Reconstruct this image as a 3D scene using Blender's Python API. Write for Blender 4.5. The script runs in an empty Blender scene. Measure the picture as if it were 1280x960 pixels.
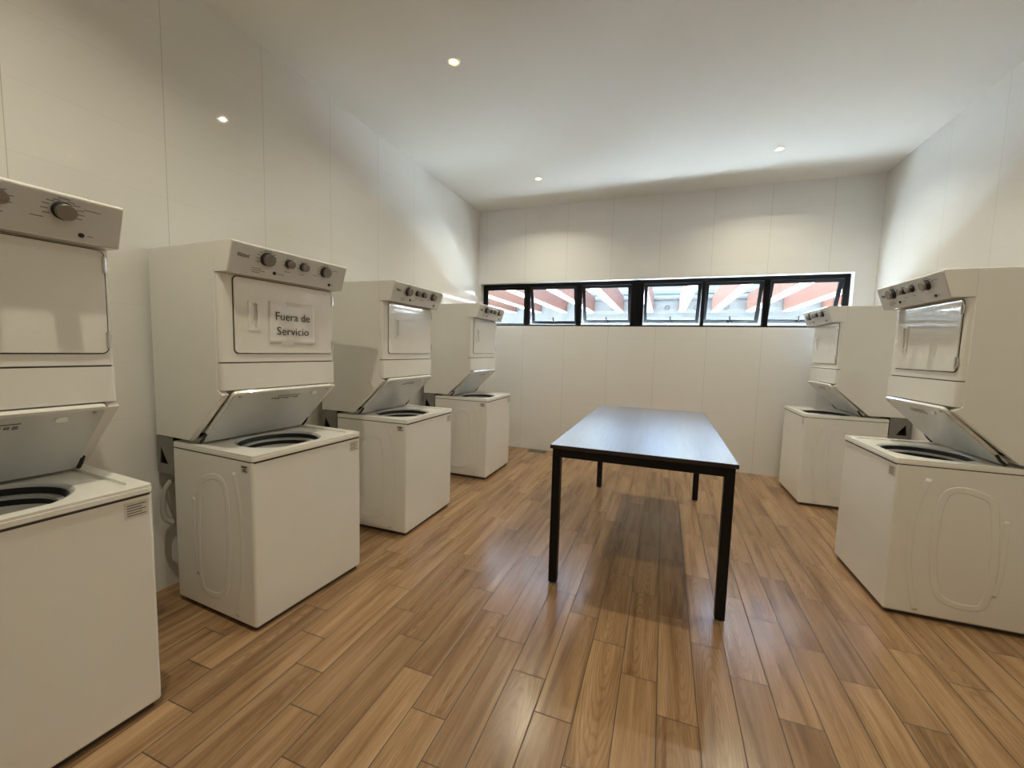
import bpy, bmesh, math, random
from mathutils import Vector, Matrix
random.seed(7)
PI = math.pi
S = bpy.context.scene
C = S.collection

# ------------------------------------------------------------------ camera
F, YAW, PITCH, ROLL, CAMH = 511.09, 0.35382, -0.08458, 0.02710, 1.4273
fw = Vector((-math.sin(YAW)*math.cos(PITCH), math.cos(YAW)*math.cos(PITCH), math.sin(PITCH)))
rt = Vector((math.cos(YAW), math.sin(YAW), 0))
up = rt.cross(fw)
r2 = math.cos(ROLL)*rt + math.sin(ROLL)*up
u2 = -math.sin(ROLL)*rt + math.cos(ROLL)*up
cam = bpy.data.cameras.new('camera'); camo = bpy.data.objects.new('camera', cam); C.objects.link(camo)
M = Matrix((r2, u2, -fw)).transposed().to_4x4(); M.translation = Vector((0, 0, CAMH))
camo.matrix_world = M
cam.sensor_fit = 'HORIZONTAL'; cam.sensor_width = 36.0; cam.lens = F/1280*36.0
cam.clip_start = 0.02; cam.clip_end = 200
S.camera = camo

# ------------------------------------------------------------------ room numbers (metres)
XL, XR, YB, YF, ZC = -2.629, 2.097, 5.572, -2.3, 3.399
WX0, WX1, WZ0, WZ1 = -2.588, 1.905, 1.765, 2.372      # window opening in the back wall
WT = 0.22                                             # wall thickness

# ------------------------------------------------------------------ light and exposure
S.view_settings.view_transform = 'Standard'; S.view_settings.look = 'None'
S.view_settings.exposure = 0.0; S.view_settings.gamma = 1.0
S.view_settings.use_curve_mapping = False
S.render.film_transparent = False
S.cycles.use_denoising = True
S.cycles.max_bounces = 10; S.cycles.diffuse_bounces = 6; S.cycles.glossy_bounces = 4
S.cycles.transparent_max_bounces = 12; S.cycles.transmission_bounces = 6
S.cycles.caustics_reflective = False; S.cycles.caustics_refractive = False
S.cycles.sample_clamp_indirect = 60.0

W = bpy.data.worlds.new('sky'); S.world = W; W.use_nodes = True
wn = W.node_tree.nodes; wl = W.node_tree.links
bg = wn['Background']
sky = wn.new('ShaderNodeTexSky'); sky.sky_type = 'NISHITA'; sky.sun_disc = False
sky.sun_elevation = math.radians(55); sky.sun_rotation = math.radians(190); sky.air_density = 1.0; sky.dust_density = 1.5
wl.new(sky.outputs[0], bg.inputs[0]); bg.inputs[1].default_value = 3.0

sun = bpy.data.lights.new('sun', 'SUN'); sun.energy = 130.0; sun.angle = math.radians(1.0); sun.color = (0.86, 0.96, 1.0)
suno = bpy.data.objects.new('sun', sun); C.objects.link(suno)
suno.location = (0, 0, 12)
suno.rotation_euler = Vector((0.12, -0.22, -0.97)).to_track_quat('-Z', 'Y').to_euler()

port = bpy.data.lights.new('window_daylight', 'AREA'); port.shape = 'RECTANGLE'
port.size = WX1-WX0; port.size_y = WZ1-WZ0; port.cycles.is_portal = True
porto = bpy.data.objects.new('window_daylight', port); C.objects.link(porto)
porto.location = ((WX0+WX1)/2, YB+WT+0.32, (WZ0+WZ1)/2)
porto.rotation_euler = (-PI/2, 0, 0)

LAMP_W, LAMP_COL = 6.8, (1.0, 0.925, 0.70)

# ------------------------------------------------------------------ node helpers
def newmat(name):
    m = bpy.data.materials.new(name); m.use_nodes = True
    nt = m.node_tree
    return m, nt, nt.nodes['Principled BSDF']
def setc(s, c): s.default_value = (c[0], c[1], c[2], 1.0)
class NT:
    def __init__(self, nt): self.nt = nt
    def n(self, t, **kw):
        x = self.nt.nodes.new(t)
        for k, v in kw.items(): setattr(x, k, v)
        return x
    def l(self, a, b): self.nt.links.new(a, b)
    def math(self, op, a, b=None, c=None):
        x = self.n('ShaderNodeMath', operation=op)
        for i, v in enumerate((a, b, c)):
            if v is None: continue
            if isinstance(v, (int, float)): x.inputs[i].default_value = v
            else: self.l(v, x.inputs[i])
        return x.outputs[0]
    def mix(self, f, a, b, blend='MIX'):
        x = self.n('ShaderNodeMix', data_type='RGBA', blend_type=blend)
        for s, v in ((x.inputs['Factor'], f), (x.inputs[6], a), (x.inputs[7], b)):
            if isinstance(v, (int, float)): s.default_value = v
            elif isinstance(v, tuple): s.default_value = (*v, 1.0)
            else: self.l(v, s)
        return x.outputs[2]
    def xyz(self, vec):
        x = self.n('ShaderNodeSeparateXYZ'); self.l(vec, x.inputs[0]); return x.outputs
    def comb(self, a, b, c):
        x = self.n('ShaderNodeCombineXYZ')
        for i, v in enumerate((a, b, c)):
            if isinstance(v, (int, float)): x.inputs[i].default_value = v
            else: self.l(v, x.inputs[i])
        return x.outputs[0]
    def coord(self): return self.n('ShaderNodeTexCoord').outputs['Object']
    def noise(self, vec, scale, detail=3, rough=.5, dist=0.0):
        x = self.n('ShaderNodeTexNoise'); self.l(vec, x.inputs['Vector'])
        x.inputs['Scale'].default_value = scale; x.inputs['Detail'].default_value = detail
        x.inputs['Roughness'].default_value = rough; x.inputs['Distortion'].default_value = dist
        return x.outputs
    def ramp(self, f, stops):
        x = self.n('ShaderNodeValToRGB'); self.l(f, x.inputs[0])
        e = x.color_ramp.elements
        while len(e) < len(stops): e.new(0.5)
        for i, (p, c) in enumerate(stops): e[i].position = p; e[i].color = (*c, 1.0) if len(c) == 3 else c
        return x.outputs[0]
    def maprange(self, v, a, b, c, d, smooth=False):
        x = self.n('ShaderNodeMapRange'); self.l(v, x.inputs[0])
        if smooth: x.interpolation_type = 'SMOOTHSTEP'
        for i, q in enumerate((a, b, c, d)): x.inputs[i+1].default_value = q
        return x.outputs[0]
    def bump(self, h, strength, dist):
        x = self.n('ShaderNodeBump'); self.l(h, x.inputs['Height'])
        x.inputs['Strength'].default_value = strength; x.inputs['Distance'].default_value = dist
        return x.outputs[0]

def plain(name, col, rough=.5, metal=0.0, spec=.5, coat=0.0, var=0.03, scale=6.0, bump=0.0):
    """a plain painted / plastic / metal surface with faint procedural unevenness"""
    m, nt, p = newmat(name); k = NT(nt)
    nz = k.noise(k.coord(), scale, 3)[0]
    lo = tuple(max(0, c*(1-var)) for c in col); hi = tuple(min(1, c*(1+var)) for c in col)
    k.l(k.ramp(nz, [(.3, lo), (.7, hi)]), p.inputs['Base Color'])
    p.inputs['Metallic'].default_value = metal
    k.l(k.maprange(nz, .2, .8, max(0, rough*.9), min(1, rough*1.1)), p.inputs['Roughness'])
    p.inputs['Specular IOR Level'].default_value = spec
    p.inputs['Coat Weight'].default_value = coat; p.inputs['Coat Roughness'].default_value = .025
    if bump:
        k.l(k.bump(k.noise(k.coord(), scale*40, 2)[0], bump, .001), p.inputs['Normal'])
    return m

def tile_mat(name, axis, u0):
    """glossy white wall tiles 0.60 wide x 0.30 high; axis = which world axis runs along the wall"""
    m, nt, p = newmat(name); k = NT(nt)
    o = k.xyz(k.coord()); u = o[axis]; z = o[2]
    fu = k.math('FRACT', k.math('DIVIDE', k.math('ADD', u, -u0+60.0), .5955))
    du = k.math('ABSOLUTE', k.math('SUBTRACT', fu, .5))
    fz = k.math('FRACT', k.math('DIVIDE', k.math('ADD', z, -1.307+30.0), .30))
    dz = k.math('ABSOLUTE', k.math('SUBTRACT', fz, .5))
    ju = k.maprange(du, .5-.0038, .5-.0018, 0, 1); jz = k.maprange(dz, .5-.0060, .5-.0026, 0, .26)
    j = k.math('MAXIMUM', ju, jz)
    iu = k.math('FLOOR', k.math('DIVIDE', k.math('ADD', u, -u0+60.0), .5955)); iz = k.math('FLOOR', k.math('DIVIDE', k.math('ADD', z, -1.307+30.0), .30))
    wn_ = k.n('ShaderNodeTexWhiteNoise', noise_dimensions='3D'); k.l(k.comb(iu, iz, 0.0), wn_.inputs['Vector'])
    tone = k.mix(wn_.outputs['Value'], (.80, .795, .775), (.81, .805, .787))
    col = k.mix(j, tone, (.53, .52, .49))
    k.l(col, p.inputs['Base Color'])
    k.l(k.maprange(j, 0, 1, .045, .6), p.inputs['Roughness'])
    p.inputs['Specular IOR Level'].default_value = .5
    wav = k.noise(k.coord(), 3.0, 1)[0]
    hh = k.math('SUBTRACT', k.math('MULTIPLY', wav, .35), k.math('MULTIPLY', j, .5))
    k.l(k.bump(hh, .12, .004), p.inputs['Normal'])
    return m

def floor_mat():
    m, nt, p = newmat('wood_look_floor_tile'); k = NT(nt)
    co = k.coord(); o = k.xyz(co); x, y = o[0], o[1]
    PW, PL = .152, .667
    kx = k.math('DIVIDE', k.math('ADD', x, -.2+15.2), PW)
    col = k.math('FLOOR', kx); fx = k.math('FRACT', kx)
    yy = k.math('DIVIDE', k.math('ADD', k.math('ADD', y, -1.29+66.7), k.math('MULTIPLY', k.math('ADD', col, -89.0), PL/4)), PL)
    row = k.math('FLOOR', yy); fy = k.math('FRACT', yy)
    dx = k.math('MULTIPLY', k.math('SUBTRACT', .5, k.math('ABSOLUTE', k.math('SUBTRACT', fx, .5))), PW)
    dy = k.math('MULTIPLY', k.math('SUBTRACT', .5, k.math('ABSOLUTE', k.math('SUBTRACT', fy, .5))), PL)
    d = k.math('MINIMUM', dx, dy)
    j = k.maprange(d, .0012, .0030, 1, 0)
    wnz = k.n('ShaderNodeTexWhiteNoise', noise_dimensions='3D'); k.l(k.comb(col, row, 3.0), wnz.inputs['Vector'])
    rv = wnz.outputs['Value']; rc = k.xyz(wnz.outputs['Color'])
    # grain coordinates, shifted per plank
    gx = k.math('ADD', x, k.math('MULTIPLY', rc[0], 37.0)); gy = k.math('ADD', y, k.math('MULTIPLY', rc[1], 53.0))
    g1 = k.noise(k.comb(k.math('MULTIPLY', gx, 18.0), k.math('MULTIPLY', gy, 1.1), rc[2]), 1.0, 4, .6, .6)[0]
    g2 = k.noise(k.comb(k.math('MULTIPLY', gx, 150.0), k.math('MULTIPLY', gy, 5.0), rc[2]), 1.0, 3, .6, .2)[0]
    # cathedral figure
    wv = k.n('ShaderNodeTexWave', wave_type='RINGS', rings_direction='Z')
    cx = k.math('MULTIPLY', k.math('SUBTRACT', fx, k.math('MULTIPLY_ADD', rc[2], .5, .25)), 1.0)
    cy = k.math('MULTIPLY', k.math('SUBTRACT', fy, rc[0]), .55)
    k.l(k.comb(cx, cy, 0.0), wv.inputs['Vector']); wv.inputs['Scale'].default_value = 5.0
    wv.inputs['Distortion'].default_value = 2.6; wv.inputs['Detail'].default_value = 2.0; wv.inputs['Detail Scale'].default_value = 1.6
    base = k.ramp(g1, [(.22, (.14, .075, .034)), (.42, (.32, .190, .095)), (.56, (.43, .268, .142)), (.80, (.56, .372, .215))])
    fine = k.mix(k.maprange(g2, .42, .68, 0, .34), base, (.19, .115, .06))
    fig = k.mix(k.math('MULTIPLY', k.maprange(wv.outputs['Fac'], .55, .95, 0, 1), k.maprange(rc[1], .45, .7, 0, .32)), fine, (.17, .09, .042))
    ton = k.mix(rv, (.80, .78, .76), (1.10, 1.09, 1.08))
    c = k.mix(1.0, fig, ton, 'MULTIPLY')
    c = k.mix(k.math('MULTIPLY', j, .92), c, (.045, .030, .018))
    k.l(c, p.inputs['Base Color'])
    k.l(k.math('ADD', k.maprange(g2, .3, .7, .20, .28), k.math('MULTIPLY', j, .4)), p.inputs['Roughness'])
    p.inputs['Specular IOR Level'].default_value = .5
    hh = k.math('SUBTRACT', k.math('MULTIPLY', g2, .14), j)
    k.l(k.bump(hh, .10, .0012), p.inputs['Normal'])
    return m

def wood_mat(name, dark, light, rough, axis=1, spec=.5, coat=0.0):
    m, nt, p = newmat(name); k = NT(nt)
    o = k.xyz(k.coord()); s = [60.0, 60.0, 60.0]; s[axis] = 2.2
    v = k.comb(k.math('MULTIPLY', o[0], s[0]), k.math('MULTIPLY', o[1], s[1]), k.math('MULTIPLY', o[2], s[2]))
    n1 = k.noise(v, 1.0, 5, .65, .4)[0]
    s2 = [9.0]*3; s2[axis] = .8
    v2 = k.comb(k.math('MULTIPLY', o[0], s2[0]), k.math('MULTIPLY', o[1], s2[1]), k.math('MULTIPLY', o[2], s2[2]))
    n2 = k.noise(v2, 1.0, 3, .5, .8)[0]
    f = k.math('ADD', k.math('MULTIPLY', n1, .65), k.math('MULTIPLY', n2, .35))
    k.l(k.ramp(f, [(.34, dark), (.62, light)]), p.inputs['Base Color'])
    k.l(k.maprange(n1, .3, .7, rough*.85, rough*1.2), p.inputs['Roughness'])
    p.inputs['Specular IOR Level'].default_value = spec
    p.inputs['Coat Weight'].default_value = coat; p.inputs['Coat Roughness'].default_value = .36
    k.l(k.bump(n1, .08, .0005), p.inputs['Normal'])
    return m

def glass_mat():
    m = bpy.data.materials.new('window_glass'); m.use_nodes = True; nt = m.node_tree
    for n in list(nt.nodes): nt.nodes.remove(n)
    k = NT(nt)
    out = k.n('ShaderNodeOutputMaterial'); tr = k.n('ShaderNodeBsdfTransparent'); gl = k.n('ShaderNodeBsdfGlossy')
    tr.inputs[0].default_value = (.95, .98, .97, 1); gl.inputs['Roughness'].default_value = .01
    fr = k.n('ShaderNodeFresnel'); fr.inputs['IOR'].default_value = 1.45
    mx = k.n('ShaderNodeMixShader'); k.l(fr.outputs[0], mx.inputs[0]); k.l(tr.outputs[0], mx.inputs[1]); k.l(gl.outputs[0], mx.inputs[2])
    k.l(mx.outputs[0], out.inputs[0])
    return m

def emit_mat(name, col, st):
    m, nt, p = newmat(name)
    setc(p.inputs['Base Color'], (.9, .85, .75)); setc(p.inputs['Emission Color'], col); p.inputs['Emission Strength'].default_value = st
    return m

MT = {
 'enamel': plain('white_enamel', (.84, .835, .80), .16, spec=.5, coat=.25, var=.008),
 'door_enamel': plain('white_door_enamel', (.84, .835, .80), .05, spec=.6, coat=.8, var=.006),
 'console': plain('silver_grey_console', (.70, .715, .71), .36, var=.02),
 'deck': plain('white_deck_plastic', (.85, .84, .80), .22, var=.01),
 'liner': plain('shade_grey_liner', (.60, .615, .625), .22, spec=.6, coat=.3, var=.02),  # white plastic, its downward-facing shade put into the grey
 'grey': plain('grey_tub_ring', (.33, .34, .35), .35, var=.04),
 'tubring': plain('grey_balance_ring', (.50, .51, .52), .3, var=.03),
 'basket': plain('white_wash_basket', (.78, .775, .75), .3, var=.02),
 'black': plain('black_rubber', (.012, .012, .013), .45, var=.2),
 'gap': plain('dark_seam', (.05, .045, .04), .6, var=.1),
 'steel': plain('brushed_steel', (.36, .35, .34), .32, metal=1.0, var=.05),
 'knobcap': plain('satin_dial_face', (.30, .28, .265), .27, metal=.85, var=.05),
 'chrome': plain('chrome', (.75, .75, .75), .12, metal=1.0, var=.02),
 'galv': plain('grey_sheet_metal', (.22, .215, .20), .42, metal=.2, var=.08, scale=14),
 'hose': plain('grey_corrugated_hose', (.42, .41, .39), .5, var=.05),
 'print': plain('grey_print', (.17, .16, .15), .6, var=.05),
 'label': plain('off_white_label', (.66, .63, .58), .5, var=.04, scale=60),
 'ink': plain('dark_ink', (.035, .035, .04), .6, var=.1),
 'paper': plain('white_paper', (.86, .86, .86), .7, var=.01),
 'tape': plain('clear_tape', (.74, .73, .69), .12, var=.02),
 'blackmetal': plain('black_powder_coat', (.0045, .0045, .005), .38, spec=.25, var=.15, bump=.05),
 'winblack': plain('black_window_aluminium', (.0045, .005, .006), .32, spec=.22, var=.1),
 'sashgrey': plain('charcoal_sash_aluminium', (.020, .022, .024), .35, spec=.3, var=.1),
 'plaster': plain('white_ceiling_plaster', (.76, .75, .715), .85, var=.012, scale=2.0, bump=.03),
 'reveal': plain('white_window_reveal', (.85, .85, .84), .4, var=.01),
 'lamp_trim': plain('lamp_white_trim', (.82, .80, .76), .3, var=.02),
 'tabletop': wood_mat('dark_wood_laminate', (.030, .026, .025), (.20, .190, .185), .34, 1, 1.0, 1.0),
 'topedge': plain('dark_brown_edge_band', (.030, .020, .015), .4, var=.15),
 'pergwood': wood_mat('orange_stained_timber', (.058, .0175, .0085), (.088, .031, .0155), .55, 1),
 'pergwhite': plain('white_painted_timber', (.86, .85, .82), .5, var=.02),
 'skyscreen': plain('pale_blue_sky_screen', (.095, .108, .113), .8, var=.03),  # sky colour for the added screen above the eaves
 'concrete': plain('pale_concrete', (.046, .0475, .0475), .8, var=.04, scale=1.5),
 'outfloor': plain('pale_paving', (.84, .90, .93), .8, var=.05, scale=1.5),
 'roofgrey': plain('blue_grey_roof', (.036, .05, .058), .5, var=.08),
 'hole': plain('grey_tie_hole', (.006, .0065, .007), .7, var=.05),
 'drain': plain('drain_steel', (.30, .29, .27), .4, metal=.7, var=.2, scale=40),
 'floor': floor_mat(), 'glass': glass_mat(),
 'tile_x': tile_mat('white_tile_back', 0, 1.518), 'tile_y': tile_mat('white_tile_side', 1, 1.380),
 'goldglow': emit_mat('golden_reflector_glow', (1.0, .52, .12), 2.2),  # golden light on the reflector painted as its own emission
 'bulb': emit_mat('warm_lamp_glow', (1.0, .72, .36), 40.0),
}

# ------------------------------------------------------------------ mesh helpers
def obj(name, bm, mats, parent=None, bevel=0.0, seg=2, smooth=False, loc=None, angle=30):
    bmesh.ops.recalc_face_normals(bm, faces=bm.faces[:])
    me = bpy.data.meshes.new(name); bm.to_mesh(me); bm.free()
    if not isinstance(mats, (list, tuple)): mats = [mats]
    for m in mats: me.materials.append(MT[m] if isinstance(m, str) else m)
    if smooth:
        for p in me.polygons: p.use_smooth = True
        if smooth == 'auto':
            me.set_sharp_from_angle(angle=math.radians(angle))
    o = bpy.data.objects.new(name, me); C.objects.link(o)
    if parent is not None: o.parent = parent
    if loc: o.location = loc
    if bevel:
        b = o.modifiers.new('bevel', 'BEVEL'); b.width = bevel; b.segments = seg; b.limit_method = 'ANGLE'; b.angle_limit = math.radians(40)
        b.harden_normals = True
        for p in me.polygons: p.use_smooth = True
    return o
def empty(name, loc=(0, 0, 0), rz=0.0):
    o = bpy.data.objects.new(name, None); C.objects.link(o); o.location = loc; o.rotation_euler = (0, 0, rz)
    o.empty_display_size = .1
    return o
def tag(o, label, cat, group=None):
    o['label'] = label; o['category'] = cat
    if group: o['group'] = group
    return o
def struct(o): o['kind'] = 'structure'; return o
def copy_tree(o, parent=None):
    c = o.copy(); C.objects.link(c)
    if parent is not None: c.parent = parent
    for ch in list(o.children): copy_tree(ch, c)
    return c
def box(bm, a, b, mi=0):
    x0, y0, z0 = a; x1, y1, z1 = b
    v = [bm.verts.new(q) for q in ((x0,y0,z0),(x1,y0,z0),(x1,y1,z0),(x0,y1,z0),(x0,y0,z1),(x1,y0,z1),(x1,y1,z1),(x0,y1,z1))]
    for f in ((0,3,2,1),(4,5,6,7),(0,1,5,4),(1,2,6,5),(2,3,7,6),(3,0,4,7)):
        bm.faces.new([v[i] for i in f]).material_index = mi
    return v
def prism_x(bm, prof, x0, x1, mi=0):
    """profile of (y,z) points swept along x"""
    a = [bm.verts.new((x0, y, z)) for y, z in prof]; b = [bm.verts.new((x1, y, z)) for y, z in prof]
    bm.faces.new(a[::-1]).material_index = mi; bm.faces.new(b).material_index = mi
    n = len(prof)
    for i in range(n): bm.faces.new((a[i], a[(i+1) % n], b[(i+1) % n], b[i])).material_index = mi
def rrect(x0, y0, x1, y1, r, n=6):
    pts = []
    for cx, cy, a0 in ((x1-r, y1-r, 0), (x0+r, y1-r, 90), (x0+r, y0+r, 180), (x1-r, y0+r, 270)):
        for i in range(n+1):
            a = math.radians(a0+90*i/n); pts.append((cx+r*math.cos(a), cy+r*math.sin(a)))
    return pts
def circle(cx, cy, r, n=32): return [(cx+r*math.cos(2*PI*i/n), cy+r*math.sin(2*PI*i/n)) for i in range(n)]
def plate(bm, outer, holes, h0, h1, to3, mi=0):
    """plate between heights h0 and h1 with outline and holes; to3(u,v,h) -> xyz"""
    for h in (h0, h1):
        edges = []; loops = []
        for lp in [outer]+holes:
            vs = [bm.verts.new(to3(u, v, h)) for u, v in lp]; loops.append(vs)
            edges += [bm.edges.new((vs[i], vs[(i+1) % len(vs)])) for i in range(len(vs))]
        g = bmesh.ops.triangle_fill(bm, use_beauty=True, use_dissolve=False, edges=edges)
        for f in g['geom']:
            if isinstance(f, bmesh.types.BMFace): f.material_index = mi
        if h == h0: lo = loops
    for a, b in zip(lo, loops):
        for i in range(len(a)): bm.faces.new((a[i], a[(i+1) % len(a)], b[(i+1) % len(a)], b[i])).material_index = mi
def lathe(bm, prof, mat=Matrix.Identity(4), n=32, cap0=False, cap1=False, mi=0):
    rings = []
    for r, z in prof:
        rings.append([bm.verts.new(mat @ Vector((r*math.cos(2*PI*i/n), r*math.sin(2*PI*i/n), z))) for i in range(n)])
    for a, b in zip(rings, rings[1:]):
        for i in range(n): bm.faces.new((a[i], a[(i+1) % n], b[(i+1) % n], b[i])).material_index = mi
    if cap0: bm.faces.new(rings[0][::-1]).material_index = mi
    if cap1: bm.faces.new(rings[-1]).material_index = mi
def tube(bm, pts, r, n=8, closed=False, flat=None, mi=0):
    """round tube along 3D points; flat=(axis vector, factor) squashes it"""
    pts = [Vector(p) for p in pts]; N = len(pts); rings = []
    for i in range(N):
        if closed: t = pts[(i+1) % N]-pts[i-1]
        else: t = pts[min(i+1, N-1)]-pts[max(i-1, 0)]
        t.normalize()
        ref = Vector((1, 0, 0)) if abs(t.x) < .8 else Vector((0, 0, 1))
        a = t.cross(ref).normalized(); b = t.cross(a).normalized()
        ring = []
        for j in range(n):
            d = a*math.cos(2*PI*j/n)*r+b*math.sin(2*PI*j/n)*r
            if flat: ax = Vector(flat[0]); d -= ax*(d.dot(ax))*(1-flat[1])
            ring.append(bm.verts.new(pts[i]+d))
        rings.append(ring)
    rr = list(zip(rings, rings[1:]))+([(rings[-1], rings[0])] if closed else [])
    for a, b in rr:
        for j in range(n): bm.faces.new((a[j], a[(j+1) % n], b[(j+1) % n], b[j])).material_index = mi
    if not closed:
        bm.faces.new(rings[0][::-1]).material_index = mi; bm.faces.new(rings[-1]).material_index = mi
def smooth_path(pts, sub=5, closed=False):
    pts = [Vector(p) for p in pts]; N = len(pts); out = []
    rng = range(N) if closed else range(N-1)
    for i in rng:
        p0 = pts[i-1] if (closed or i > 0) else pts[i]; p1 = pts[i]; p2 = pts[(i+1) % N]
        p3 = pts[(i+2) % N] if (closed or i+2 < N) else p2
        for s in range(sub):
            t = s/sub
            out.append(.5*((2*p1)+(p2-p0)*t+(2*p0-5*p1+4*p2-p3)*t*t+(3*p1-p0-3*p2+p3)*t**3))
    if not closed: out.append(pts[-1])
    return out
def text_obj(name, s, size, mat, parent, M4, shear=0.0, extrude=.0004, width=None, space=1.0, offset=0.0):
    cu = bpy.data.curves.new(name, 'FONT'); cu.body = s; cu.size = size; cu.shear = shear; cu.extrude = extrude
    cu.align_x = 'CENTER'; cu.align_y = 'CENTER'; cu.resolution_u = 3; cu.space_line = space; cu.offset = offset
    t = bpy.data.objects.new(name, cu); C.objects.link(t)
    bpy.context.view_layer.update()
    me = bpy.data.meshes.new_from_object(t.evaluated_get(bpy.context.evaluated_depsgraph_get()))
    bpy.data.objects.remove(t); bpy.data.curves.remove(cu)
    xs = [v.co.x for v in me.vertices]
    if width:
        k = width/(max(xs)-min(xs))
        for v in me.vertices: v.co.x *= k
    me.transform(M4); me.name = name
    me.materials.clear(); me.materials.append(MT[mat])
    o = bpy.data.objects.new(name, me); C.objects.link(o); o.parent = parent
    return o

# ================================================================== THE ROOM
b = bmesh.new(); box(b, (XL-.3, YF-.3, -.12), (XR+.3, YB+WT, 0)); struct(obj('floor', b, 'floor'))
b = bmesh.new(); box(b, (XL-.3, YF-.3, ZC), (XR+.3, YB+WT, ZC+.15)); struct(obj('ceiling', b, 'plaster'))
b = bmesh.new(); box(b, (XL-.2, YF-.2, 0), (XL, YB, ZC)); struct(obj('wall_left', b, 'tile_y'))
b = bmesh.new(); box(b, (XR, YF-.2, 0), (XR+.2, YB, ZC)); struct(obj('wall_right', b, 'tile_y'))
b = bmesh.new(); box(b, (XL, YF-.2, 0), (XR, YF, ZC)); struct(obj('wall_front', b, 'tile_x'))
b = bmesh.new()
plate(b, [(XL-.2, 0), (XR+.2, 0), (XR+.2, ZC), (XL-.2, ZC)], [[(WX0, WZ0), (WX1, WZ0), (WX1, WZ1), (WX0, WZ1)]], YB, YB+WT, lambda u, v, h: (u, h, v))
for f in b.faces:
    n = f.normal
    c = f.calc_center_median()
    f.normal_update()
    if abs(f.normal.y) < .5 and WX0-.01 < c.x < WX1+.01 and WZ0-.01 < c.z < WZ1+.01: f.material_index = 1
struct(obj('wall_back', b, ['tile_x', 'reveal']))

# ------------------------------------------------------------------ the window band
FY = YB+.10; FD = .06                                  # front plane and depth of the black frame
k_ = FY/YB
def wx(u): return u*k_
frame_bm = bmesh.new()
SEC = [(-2.495, -1.893), (-1.828, -1.160), (-1.092, -.447), (-.288, .388), (.428, 1.052), (1.112, 1.822)]
SEC = [(wx(a), wx(c)) for a, c in SEC]
zb_, zt_ = WZ0+.026, WZ1-.048
plate(frame_bm, [(WX0, WZ0), (WX1, WZ0), (WX1, WZ1), (WX0, WZ1)], [[(a, zb_), (c, zb_), (c, zt_), (a, zt_)] for a, c in SEC], FY, FY+FD, lambda u, v, h: (u, h, v))
box(frame_bm, (SEC[2][1]+.05, FY-.012, WZ0), (SEC[3][0]-.045, FY, WZ1))
fr = struct(obj('trim_1', frame_bm, 'winblack', bevel=.003, seg=1))
TILT = [0, 15, 23, 24, 24, 25]
for i, (a, c) in enumerate(SEC):
    w = struct(empty('window_%d' % (i+1), ((a+c)/2, FY+.028, zt_)))
    hw = (c-a)/2-.001; H = zt_-zb_-.004
    b = bmesh.new()
    st = .020 if i == 0 else .042
    bt = .012 if i == 0 else .044
    to3 = lambda u, v, h: (u, h, v)
    plate(b, [(-hw, -H), (hw, -H), (hw, 0), (-hw, 0)], [[(-hw+st, -H+bt), (hw-st, -H+bt), (hw-st, -.034), (-hw+st, -.034)]], -.017, .017, to3)
    f = obj('sash_frame', b, 'winblack' if i == 0 else 'sashgrey', w, bevel=.002, seg=1)
    b = bmesh.new(); box(b, (-hw+st-.004, -.003, -H+bt-.004), (hw-st+.004, .003, -.030)); obj('pane', b, 'glass', w)
    if i > 0:
        b = bmesh.new()
        box(b, (-.028, -.030, -H+.008), (.028, -.016, -H+.030))
        tube(b, [(0, -.026, -H+.02), (0, -.044, -H+.03), (-.003, -.050, -H+.06), (-.008, -.052, -H+.105)], .0075, 8)
        obj('handle', b, 'winblack', w, smooth='auto')
    if i > 0: w.rotation_euler = (math.radians(TILT[i]), 0, 0)

# ------------------------------------------------------------------ outside
b = bmesh.new(); box(b, (-14, YB+WT, -.35), (14, 15.5, -.15)); struct(obj('floor_outside', b, 'outfloor'))
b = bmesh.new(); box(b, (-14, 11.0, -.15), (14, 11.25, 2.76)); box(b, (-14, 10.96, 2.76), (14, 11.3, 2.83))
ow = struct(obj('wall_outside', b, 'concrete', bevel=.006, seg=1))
for kx in range(-8, 9):
    b = bmesh.new()
    R_ = Matrix.Translation((kx*.66, 11.0, 2.562)) @ Matrix.Rotation(PI/2, 4, 'X')
    lathe(b, [(.034, -.004), (.034, .005), (.060, .005), (.060, -.004)], R_, 20)
    lathe(b, [(.001, -.002), (.030, -.002)], R_, 20)
    obj('tie_hole', b, 'hole', ow, smooth='auto')
nb = tag(empty('neighbouring_building', (0, 15, -.15)), 'grey eaves with an added pale blue sky screen behind the concrete wall outside', 'building')
b = bmesh.new(); box(b, (-14, .2, 0), (14, .5, 5.0)); obj('sky_screen', b, 'skyscreen', nb)  # added screen hides the bright sky and carries its pale blue
b = bmesh.new(); box(b, (-14, -.2, 3.45), (14, .2, 3.56)); box(b, (-14, -.26, 3.56), (14, .2, 3.70)); obj('eaves', b, 'roofgrey', nb, bevel=.01, seg=1)
pg = tag(empty('pergola', (0, 8.4, -.15)), 'orange timber pergola with white undersides, seen through the windows', 'pergola')
for kx in range(-10, 11):
    bx = .340+.7315*kx
    b = bmesh.new(); box(b, (bx-.070, -2.55, 2.615), (bx+.070, 2.555, 3.0)); r = obj('rafter', b, 'pergwood', pg, bevel=.004, seg=1)
    b = bmesh.new(); box(b, (bx-.072, -2.55, 2.597), (bx+.072, 2.555, 2.615)); obj('soffit_board', b, 'pergwhite', r, bevel=.003, seg=1)
b = bmesh.new(); box(b, (-7.4, -2.58, 2.62), (8.0, -2.55, 2.98)); obj('ledger', b, 'pergwood', pg)

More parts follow.
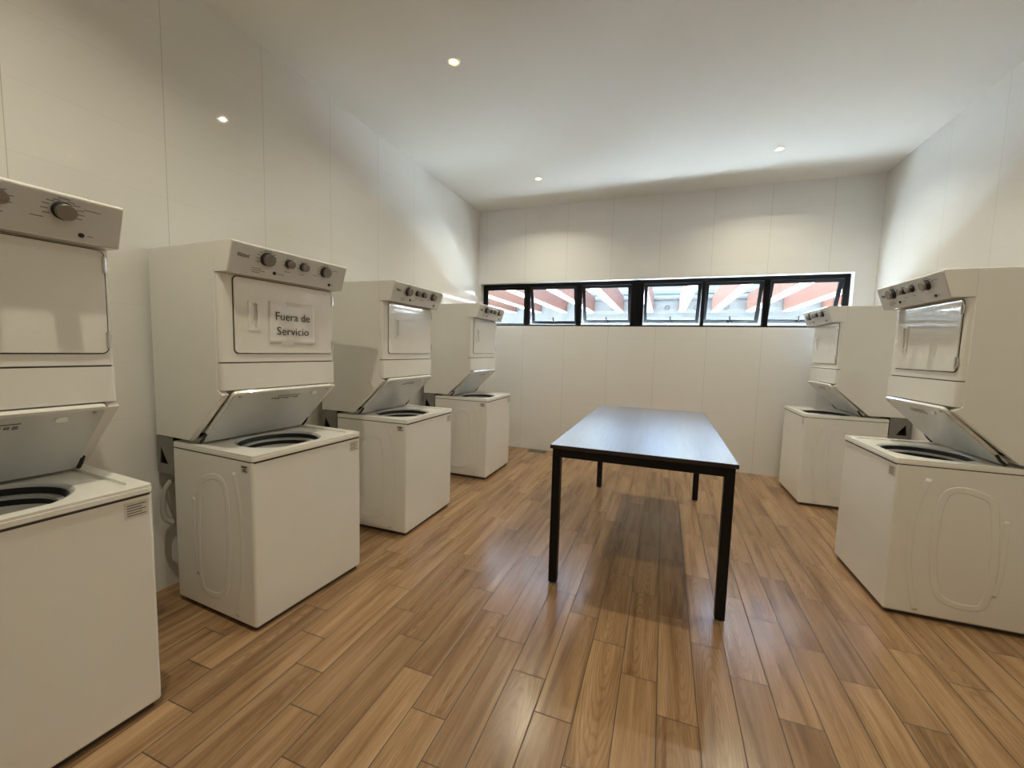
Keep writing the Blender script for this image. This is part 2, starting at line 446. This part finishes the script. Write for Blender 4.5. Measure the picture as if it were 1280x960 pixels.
# ================================================================== LAUNDRY CENTRES
# local frame: x = viewer's right, y = depth towards the wall, z up; origin at the floor under the washer's front
HW = .346
def build_machine():
    t = empty('laundry_center')
    # ---- washer cabinet
    b = bmesh.new(); box(b, (-HW, 0, .022), (HW, .645, .855)); bmesh.ops.delete(b, geom=[f for f in b.faces if f.calc_center_median().z > .85], context='FACES_ONLY')
    cab = obj('washer_cabinet', b, 'enamel', t, bevel=.014, seg=3)
    loop = [(.406,.701),(.344,.737),(.275,.748),(.224,.725),(.201,.654),(.192,.525),(.192,.393),(.206,.256),(.231,.158),(.286,.12),(.357,.112),(.411,.128),(.432,.199),(.443,.289),(.440,.45),(.425,.60)]
    line = [(.14,.792),(.113,.684),(.092,.545),(.089,.402),(.1,.253),(.123,.128),(.142,.048)]
    left = [(.470,.61),(.474,.532),(.475,.408),(.47,.285),(.456,.194)]
    for s in (-1, 1):
        b = bmesh.new(); fl = ((1, 0, 0), .036)
        tube(b, smooth_path([(s*HW, y, z) for y, z in loop], 4, True), .017, 10, True, fl)
        tube(b, smooth_path([(s*HW, y, z) for y, z in line], 4), .013, 10, False, fl)
        tube(b, smooth_path([(s*HW, y, z) for y, z in left], 4), .010, 10, False, fl)
        obj('side_embossing', b, 'enamel', cab, smooth=True)
    b = bmesh.new(); box(b, (-HW+.02, .02, .0), (HW-.02, .62, .022))
    obj('base_plinth', b, 'gap', t)
    # ---- deck with the round tub opening
    OC, OR = (0.0, .272), .216
    b = bmesh.new()
    box_lo = rrect(-HW, -.006, HW, .648, .018, 4)
    plate(b, box_lo, [circle(*OC, OR, 48)], .860, .878, lambda u, v, h: (u, v, h))
    # raised rear ledge behind the lid hinge and thin raised rim
    rim = rrect(-HW+.006, 0, HW-.006, .642, .014, 4)
    deck = obj('washer_deck', b, 'deck', t, bevel=.004, seg=2)
    b = bmesh.new()
    plate(b, rrect(-HW+.001, -.004, HW-.001, .645, .016, 4), [rrect(-HW+.042, .046, HW-.042, .60, .05, 6)], .870, .889, lambda u, v, h: (u, v, h))
    obj('deck_rim', b, 'deck', deck, bevel=.002, seg=2)
    b = bmesh.new(); plate(b, rrect(-HW+.004, -.001, HW-.004, .641, .012, 4), [circle(*OC, OR+.01, 48)], .850, .8605, lambda u, v, h: (u, v, h)); obj('deck_seam', b, 'gap', deck)
    T = Matrix.Translation((OC[0], OC[1], 0))
    b = bmesh.new()
    lathe(b, [(OR+.003, .8783), (OR-.004, .876), (OR-.012, .869), (OR-.014, .862)], T, 48)
    obj('tub_collar', b, 'liner', deck, smooth=True)
    b = bmesh.new()
    lathe(b, [(OR-.013, .866), (OR-.018, .868), (OR-.021, .862), (OR-.022, .842), (OR-.010, .840)], T, 48)
    obj('tub_seal', b, 'black', deck, smooth='auto')
    b = bmesh.new()
    lathe(b, [(OR-.018, .844), (OR-.040, .842), (OR-.042, .832), (OR-.024, .828)], T, 48)
    lathe(b, [(OR-.022, .830), (OR-.026, .806)], T, 48, mi=1)
    lathe(b, [(OR-.024, .806), (OR-.026, .60), (OR-.06, .57), (.05, .57), (.001, .57)], T, 48, mi=2)
    obj('wash_basket', b, ['tubring', 'black', 'basket'], t, smooth='auto')
    # ---- lid, leaning open in the slope under the dryer
    # lid plane runs from hinge (y .480, z .893) to front edge (y .205, z 1.170)
    Hy, Hz, Ty, Tz = .472, .893, .182, 1.175
    L = math.hypot(Ty-Hy, Tz-Hz); dl = Vector((0, (Ty-Hy)/L, (Tz-Hz)/L)); nl = Vector((0, -dl.z, dl.y))   # nl faces the viewer
    if nl.y > 0: nl = -nl
    def lidpt(u, v, h): return tuple(Vector((u, Hy, Hz))+dl*v+nl*h)
    b = bmesh.new(); plate(b, rrect(-.304, 0, .304, L, .022, 5), [], -.012, .004, lidpt)
    lid = obj('washer_lid', b, 'enamel', t, bevel=.004, seg=2)
    b = bmesh.new(); plate(b, rrect(-.298, .008, .298, L-.012, .018, 5), [], .004, .008, lidpt); obj('lid_liner', b, 'liner', lid, bevel=.002, seg=1)
    b = bmesh.new(); plate(b, rrect(.168, L-.056, .200, L-.036, .009, 4), [], .008, .016, lidpt)
    obj('lid_strike', b, 'deck', lid, bevel=.002, seg=2)
    b = bmesh.new()
    plate(b, rrect(-.05, L-.051, .09, L-.0465, .001, 1), [], .008, .0086, lidpt)
    for q in range(9): plate(b, rrect(-.08+q*.019, L-.072-(q % 3)*.004, -.066+q*.019, L-.060, .001, 1), [], .008, .0083, lidpt, 1)
    obj('warning_print', b, ['ink', 'print'], lid)
    for s in (-1, 1):
        b = bmesh.new()
        vs = [lidpt(s*.307, 0, .0), lidpt(s*.307, .075, .0)]
        a_ = Vector(vs[0])+Vector((0, -.012, .002)); c_ = Vector(vs[1])
        tube(b, [a_, a_.lerp(c_, .5)+nl*.004, c_], .008, 8)
        obj('lid_hinge', b, 'black', lid, smooth='auto')
    for s in (-1, 1):
        b = bmesh.new(); plate(b, circle(s*.268, L-.024, .006, 12), [], .008, .012, lidpt); obj('lid_bumper', b, 'steel', lid)
    # ---- dryer cabinet: two side walls with the slanted lower front, body set back between them
    prof = [(.243, 1.758), (.243, 1.190), (.205, 1.166), (.489, .909), (.790, .909), (.790, 1.903), (.243, 1.903)]
    inner = [(.243, 1.758), (.243, 1.190), (.262, 1.190), (.555, .925), (.785, .925), (.785, 1.901), (.243, 1.901)]
    b = bmesh.new()
    prism_x(b, prof, -HW, -HW+.034); prism_x(b, prof, HW-.034, HW); prism_x(b, inner, -HW+.034, HW-.034)
    box(b, (-HW+.001, .2435, 1.899), (HW-.001, .789, 1.905))
    obj('dryer_cabinet', b, 'enamel', t, bevel=.004, seg=2)
    # ---- front bezel round the door
    b = bmesh.new()
    prb = rrect(-HW+.004, .212, HW-.004, .262, .020, 5)
    for h0, h1 in ((1.326, 1.757),):
        plate(b, prb, [], h0, h1, lambda u, v, h: (u, v, h))
    obj('front_bezel', b, 'enamel', t, smooth='auto', bevel=.003, seg=1)
    b = bmesh.new(); box(b, (-HW+.010, .224, 1.318), (HW-.010, .26, 1.328)); obj('panel_seam', b, 'gap', t)
    b = bmesh.new(); plate(b, rrect(-HW+.003, .205, HW-.003, .262, .016, 5), [], 1.187, 1.320, lambda u, v, h: (u, v, h))
    obj('access_panel', b, 'enamel', t, smooth='auto', bevel=.005, seg=2)
    # ---- dryer door with pocket handle and hinges
    D0, D1, E0, E1 = -.276, .322, 1.372, 1.750
    P0, P1, Q0, Q1 = -.196, -.160, 1.503, 1.628
    fy = lambda u, v, h: (u, h, v)
    b = bmesh.new(); plate(b, rrect(D0-.005, E0-.005, D1+.005, E1+.004, .024, 6), [], .2105, .213, fy); obj('door_gap_shade', b, 'gap', t)  # dark slab paints the shaded gap round the door
    b = bmesh.new()
    plate(b, rrect(D0, E0, D1, E1, .020, 6), [rrect(P0, Q0, P1, Q1, .005, 3)], .2045, .211, fy)
    door = obj('dryer_door', b, 'door_enamel', t, bevel=.0025, seg=2)
    b = bmesh.new()
    plate(b, rrect(P0-.013, Q0-.016, P1+.013, Q1+.014, .006, 3), [rrect(P0+.001, Q0+.001, P1-.001, Q1-.001, .005, 3)], .2000, .2046, fy)
    plate(b, rrect(P0-.001, Q0-.001, P1+.001, Q1+.001, .004, 3), [], .2095, .2105, fy)
    plate(b, rrect(P1-.012, Q0+.002, P1-.001, Q1-.002, .004, 3), [], .2075, .2096, fy, 1)  # grey strip puts the pocket's shade into its colour
    obj('door_handle', b, ['enamel', 'console'], door, bevel=.0012, seg=1)
    for z in (1.700, 1.420):
        b = bmesh.new(); tube(b, [(D1+.001, .204, z-.030), (D1+.001, .204, z+.030)], .0065, 10)
        box(b, (D1-.003, .2035, z-.022), (D1+.012, .2085, z+.022))
        obj('hinge', b, 'chrome', door, smooth='auto')
    # ---- console
    cons = [(.145, 1.757), (.100, 1.896), (.104, 1.903), (.243, 1.905), (.243, 1.759)]
    b = bmesh.new(); prism_x(b, cons, -HW, HW)
    con = obj('control_panel', b, 'enamel', t, bevel=.005, seg=2)
    pd = Vector((0, .100-.145, 1.896-1.757)).normalized(); pn = Vector((0, -pd.z, pd.y))    # up along the panel, outward normal
    LP = math.hypot(.045, .139)
    def pp(u, v, h): return tuple(Vector((u, .145, 1.757))+pd*v+pn*h)
    PM = Matrix(((1, 0, 0, 0), (0, pd.y, pn.y, .145), (0, pd.z, pn.z, 1.757), (0, 0, 0, 1)))   # (u, v, h) -> local
    b = bmesh.new(); plate(b, rrect(-HW+.006, .004, HW-.006, LP-.004, .006, 3), [], .0, .0022, pp)
    face_bm = b
    for u, v, r in ((-.165, .094, .030), (-.042, .096, .0205), (.046, .096, .0205), (.190, .094, .0265)):
        K = PM @ Matrix.Translation((u, v, 0))
        b = bmesh.new()
        lathe(b, [(r*1.12, .002), (r*1.12, .006), (r*1.0, .008), (r*.96, .027), (r*.90, .029)], K, 28, cap1=True)
        kn = obj('dial', b, 'black', con, smooth='auto')
        b = bmesh.new(); lathe(b, [(r*.985, .022), (r*.975, .0315), (r*.90, .0335)], K, 28, cap1=True)
        box(b, (0, 0, 0), (0.0001, 0.0001, 0.0001))
        bmesh.ops.delete(b, geom=b.verts[-8:], context='VERTS')
        obj('dial_cap', b, 'knobcap', kn, smooth='auto')
    for u, v, r in ((-.113, .032, .0085), (.238, .026, .0080)):
        K = PM @ Matrix.Translation((u, v, 0))
        b = bmesh.new(); lathe(b, [(r, .002), (r, .006), (r*.8, .008)], K, 20, cap1=True); obj('start_button', b, 'black', con, smooth='auto')
    # printed scales round the dials
    b = face_bm
    def dash(u, v, w, h=.0026): plate(b, [(u-w/2, v-h/2), (u+w/2, v-h/2), (u+w/2, v+h/2), (u-w/2, v+h/2)], [], .0018, .0026, pp, 1)
    for u, v, r, big in ((-.165, .094, .030, 1), (-.042, .096, .0205, 0), (.046, .096, .0205, 0), (.190, .094, .0265, 1)):
        for q in range(10 if big else 6):
            a = math.radians(-30+240*q/(9 if big else 5))
            w = .018 if big else .009
            rr = r*1.32
            dash(u+rr*math.cos(a)+(w/2)*(1 if math.cos(a) > .2 else -1 if math.cos(a) < -.2 else 0), v+rr*math.sin(a)*.92, w)
    for u, v, w in ((-.165, .136, .035), (.19, .133, .03), (.262, .112, .045), (-.21, .040, .05), (-.20, .030, .07), (-.21, .020, .04), (-.075, .030, .035), (-.042, .052, .035), (.046, .052, .03), (.13, .062, .03), (.262, .026, .015)):
        dash(u, v, w)
    obj('console_face', b, ['console', 'print'], con)
    lg = text_obj('brand_lettering', 'Whirlpool', .026, 'ink', con, PM @ Matrix.Translation((-.284, .090, .0022)), shear=.25, width=.058, offset=.0005)
    b = bmesh.new()
    tube(b, [(PM @ Vector((-.286+.020*math.cos(a), .091+.0085*math.sin(a), .0024))) for a in [math.radians(150+i*9) for i in range(21)]], .0010, 6)
    obj('brand_swirl', b, 'print', con)
    # ---- labels
    b = bmesh.new(); plate(b, rrect(.258, .776, .330, .838, .003, 2), [], -.0008, .0004, fy)
    lab = obj('front_label', b, 'label', cab)
    b = bmesh.new()
    for q in range(5): plate(b, [(.266, .786+q*.0095), (.322-.012*(q % 2), .786+q*.0095), (.322-.012*(q % 2), .790+q*.0095), (.266, .790+q*.0095)], [], -.0012, -.0007, fy)
    obj('label_print', b, 'print', lab)
    b = bmesh.new(); sx = lambda u, v, h: (h, u, v)
    plate(b, rrect(.022, .800, .085, .840, .002, 2), [], -HW-.0008, -HW+.0004, sx); lab = obj('side_label', b, 'label', cab)
    b = bmesh.new()
    plate(b, [(.036, .826), (.076, .826), (.076, .834), (.036, .834)], [], -HW-.0013, -HW-.0007, sx)
    for q in range(2): plate(b, [(.034+q*.006, .806+q*.009), (.070, .806+q*.009), (.070, .811+q*.009), (.034+q*.006, .811+q*.009)], [], -HW-.0013, -HW-.0007, sx)
    obj('label_print', b, 'ink', lab)
    # ---- grey rear bracket with its triangular cut-out, hoses and cord behind the washer
    for s in (-1, 1):
        b = bmesh.new(); x0 = s*(HW-.004); g = lambda u, v, h: (h, u, v)
        plate(b, [(.648, .70), (.800, .70), (.800, .906), (.648, .906)], [[(.698, .752), (.775, .752), (.764, .850)]], x0-s*.004, x0, g)
        obj('rear_bracket', b, 'galv', t)
    b = bmesh.new(); box(b, (-HW+.010, .775, .70), (HW-.010, .790, .905)); obj('rear_shade_panel', b, 'black', t)  # added black sheet paints the dark seen through the bracket cut-outs
    b = bmesh.new()
    path = smooth_path([(-.20, .700, .30), (-.20, .705, .55), (-.30, .700, .66), (-.352, .712, .62), (-.362, .722, .54), (-.36, .718, .46), (-.33, .705, .42)], 7)
    tube(b, path, .0135, 10); obj('drain_hose', b, 'hose', t, smooth='auto')
    b = bmesh.new()
    tube(b, smooth_path([(.25, .655, .80), (.30, .700, .89), (.325, .735, .890), (.32, .70, .84), (.31, .68, .70), (.27, .70, .40)], 7), .008, 8)
    tube(b, smooth_path([(.20, .655, .84), (.27, .665, .905), (.315, .675, .895), (.32, .69, .80), (.29, .69, .60)], 7), .010, 8)
    obj('power_cord', b, 'black', t, smooth='auto')
    return t

proto = build_machine()
GM = 'stacked washer dryers along the two walls'
SPOTS = [
 ((-1.7983, .5947), PI/2-.0615, 'white stacked washer dryer nearest the camera, cut off by left photo edge'),
 ((-1.7810, 1.6987), PI/2-.0578, 'white stacked washer dryer with a printed paper notice taped on its dryer door'),
 ((-1.7472, 2.8586), PI/2+.0053, 'white stacked washer dryer on the left wall, directly behind the one with the notice'),
 ((-1.7478, 4.3309), PI/2-.0047, 'white stacked washer dryer farthest along left wall, beside the window wall'),
 ((1.2318, 3.1542), -PI/2+.0098, 'nearer white stacked washer dryer on the right wall, cut off by photo edge'),
 ((1.2860, 4.9411), -PI/2+.0084, 'farther white stacked washer dryer on the right wall, in the window corner'),
]
machines = []
for i, ((x, y), rz, lab) in enumerate(SPOTS):
    o = proto if i == 0 else copy_tree(proto)
    o.location = (x, y, 0); o.rotation_euler = (0, 0, rz)
    tag(o, lab, 'washer dryer', GM)
    machines.append(o)

# ------------------------------------------------------------------ the notice on the second machine's dryer door
(mx, my), mrz, _ = SPOTS[1]
cx_, cz_ = .046, 1.537
pw, ph = .287, .227
base = Matrix.Translation((mx, my, 0)) @ Matrix.Rotation(mrz, 4, 'Z') @ Matrix.Translation((cx_, .2038, cz_))
pe = bpy.data.objects.new('paper_notice', None); C.objects.link(pe); pe.matrix_world = base; pe.empty_display_size = .05
tag(pe, 'white paper notice with black words taped on the dryer door', 'notice')
def curl(u, v):   # distance in front of the door
    return -(.0012+.006*max(0, abs(u)/(pw/2)-.45)**2+.005*max(0, -v/(ph/2)-.3)**2*max(0, .5+u/pw)*1.5)
b = bmesh.new(); NX, NZ = 16, 12; grid = []
for j in range(NZ+1):
    grid.append([b.verts.new((-pw/2+pw*i/NX, curl(-pw/2+pw*i/NX, -ph/2+ph*j/NZ), -ph/2+ph*j/NZ)) for i in range(NX+1)])
for j in range(NZ):
    for i in range(NX): b.faces.new((grid[j][i], grid[j][i+1], grid[j+1][i+1], grid[j+1][i]))
sh = obj('sheet', b, 'paper', pe, smooth=True)
so = sh.modifiers.new('thickness', 'SOLIDIFY'); so.thickness = .0004
for s, z, w in (('Fuera de', .034, .214), ('Servicio', -.046, .200)):
    M4 = Matrix.Translation((0.0, -.0052, z)) @ Matrix.Rotation(PI/2, 4, 'X')
    text_obj('lettering', s, .062, 'ink', pe, M4, width=w, offset=-.0002)
for x0, x1, z0, z1 in ((-.035, .045, .096, .118), (-.075, .0, -.118, -.096)):
    b = bmesh.new(); box(b, (x0, -.0040, z0), (x1, -.0030, z1)); obj('tape', b, 'tape', pe)

# ================================================================== THE TABLE
TX0, TX1, TY0, TY1, TZ = -.6074, .3911, 2.3311, 4.3191, .8693
tb = tag(empty('work_table', ((TX0+TX1)/2, (TY0+TY1)/2, 0)), 'long table with dark wood top and black metal legs in the middle of the room', 'table')
hx, hy = (TX1-TX0)/2, (TY1-TY0)/2
b = bmesh.new(); box(b, (-hx+.002, -hy+.002, TZ-.022), (hx-.002, hy-.002, TZ)); top = obj('tabletop', b, 'tabletop', tb, bevel=.0015, seg=2)
b = bmesh.new(); plate(b, [(-hx, -hy), (hx, -hy), (hx, hy), (-hx, hy)], [[(-hx+.0021, -hy+.0021), (hx-.0021, -hy+.0021), (hx-.0021, hy-.0021), (-hx+.0021, hy-.0021)]], TZ-.0235, TZ-.001, lambda u, v, h: (u, v, h))
obj('edge_band', b, 'topedge', top)
LS = .050; ins = .012
for sx in (-1, 1):
    for sy in (-1, 1):
        x1, y1 = sx*(hx-ins), sy*(hy-ins); x0, y0 = x1-sx*LS, y1-sy*LS
        b = bmesh.new(); box(b, (min(x0, x1), min(y0, y1), .012), (max(x0, x1), max(y0, y1), TZ-.0245)); lg = obj('leg', b, 'blackmetal', tb, bevel=.004, seg=2)
        b = bmesh.new(); lathe(b, [(.012, .014), (.012, .008), (.020, .006), (.022, .0)], Matrix.Translation(((x0+x1)/2, (y0+y1)/2, 0)), 20, cap0=True, cap1=True); obj('foot', b, 'steel', lg, smooth='auto')
for s in (-1, 1):
    b = bmesh.new(); y1 = s*(hy-ins); box(b, (-hx+ins+LS, min(y1, y1-s*.03), TZ-.0745), (hx-ins-LS, max(y1, y1-s*.03), TZ-.0245)); obj('apron', b, 'blackmetal', tb, bevel=.003, seg=2)
    b = bmesh.new(); x1 = s*(hx-ins); box(b, (min(x1, x1-s*.03), -hy+ins+LS, TZ-.0745), (max(x1, x1-s*.03), hy-ins-LS, TZ-.0245)); obj('apron', b, 'blackmetal', tb, bevel=.003, seg=2)

# ================================================================== CEILING DOWNLIGHTS
def lamp():
    t = empty('ceiling_downlight')
    b = bmesh.new(); lathe(b, [(.047, 0), (.047, -.003), (.044, -.005), (.036, -.005), (.033, -.001), (.033, 0)], n=32); obj('trim_ring', b, 'lamp_trim', t, smooth='auto')
    b = bmesh.new(); lathe(b, [(.0345, -.0004), (.019, -.0014)], n=28); obj('reflector', b, 'goldglow', t, smooth=True)
    b = bmesh.new(); lathe(b, [(.0205, -.0014), (.016, -.0030), (.008, -.0042), (.0005, -.0046)], n=28); obj('bulb', b, 'bulb', t, smooth=True)
    return t
LAB = {(0, 1): 'recessed ceiling downlight with the large warm glow, nearest the camera',
       (0, 2): 'small recessed ceiling downlight at the left of the pair near the window wall',
       (1, 2): 'small recessed ceiling downlight at the right of the pair near the window wall',
       (1, 1): 'recessed ceiling downlight above the right side of the table, outside the photo',
       (0, 0): 'recessed ceiling downlight above the nearest machine, outside the photo',
       (1, 0): 'recessed ceiling downlight right of the camera, outside the photo'}
l0 = lamp()
for n_, ((i, j), lab) in enumerate(LAB.items()):
    o = l0 if n_ == 0 else copy_tree(l0)
    o.location = ((-1.475, .924)[i], (.66, 2.66, 4.69)[j], ZC)
    tag(o, lab, 'ceiling light', 'recessed downlights in the ceiling')
    sp = bpy.data.lights.new('downlight_beam', 'AREA'); sp.shape = 'DISK'; sp.size = .038; sp.energy = LAMP_W; sp.color = LAMP_COL; sp.spread = math.radians(142)
    so_ = bpy.data.objects.new('downlight_beam', sp); C.objects.link(so_); so_.parent = o; so_.location = (0, 0, -.009)

# ================================================================== FLOOR DRAIN
dr = tag(empty('floor_drain', (-1.62, 5.47, 0)), 'small grey floor drain grate at the foot of the window wall', 'drain')
b = bmesh.new(); plate(b, rrect(-.13, -.075, .13, .075, .006, 3), [rrect(-.105+q*.035, -.055, -.085+q*.035, .055, .004, 2) for q in range(7)], .0005, .004, lambda u, v, h: (u, v, h)); obj('grate', b, 'drain', dr)
b = bmesh.new(); box(b, (-.12, -.065, .0002), (.12, .065, .0012)); obj('drain_well', b, 'gap', dr)
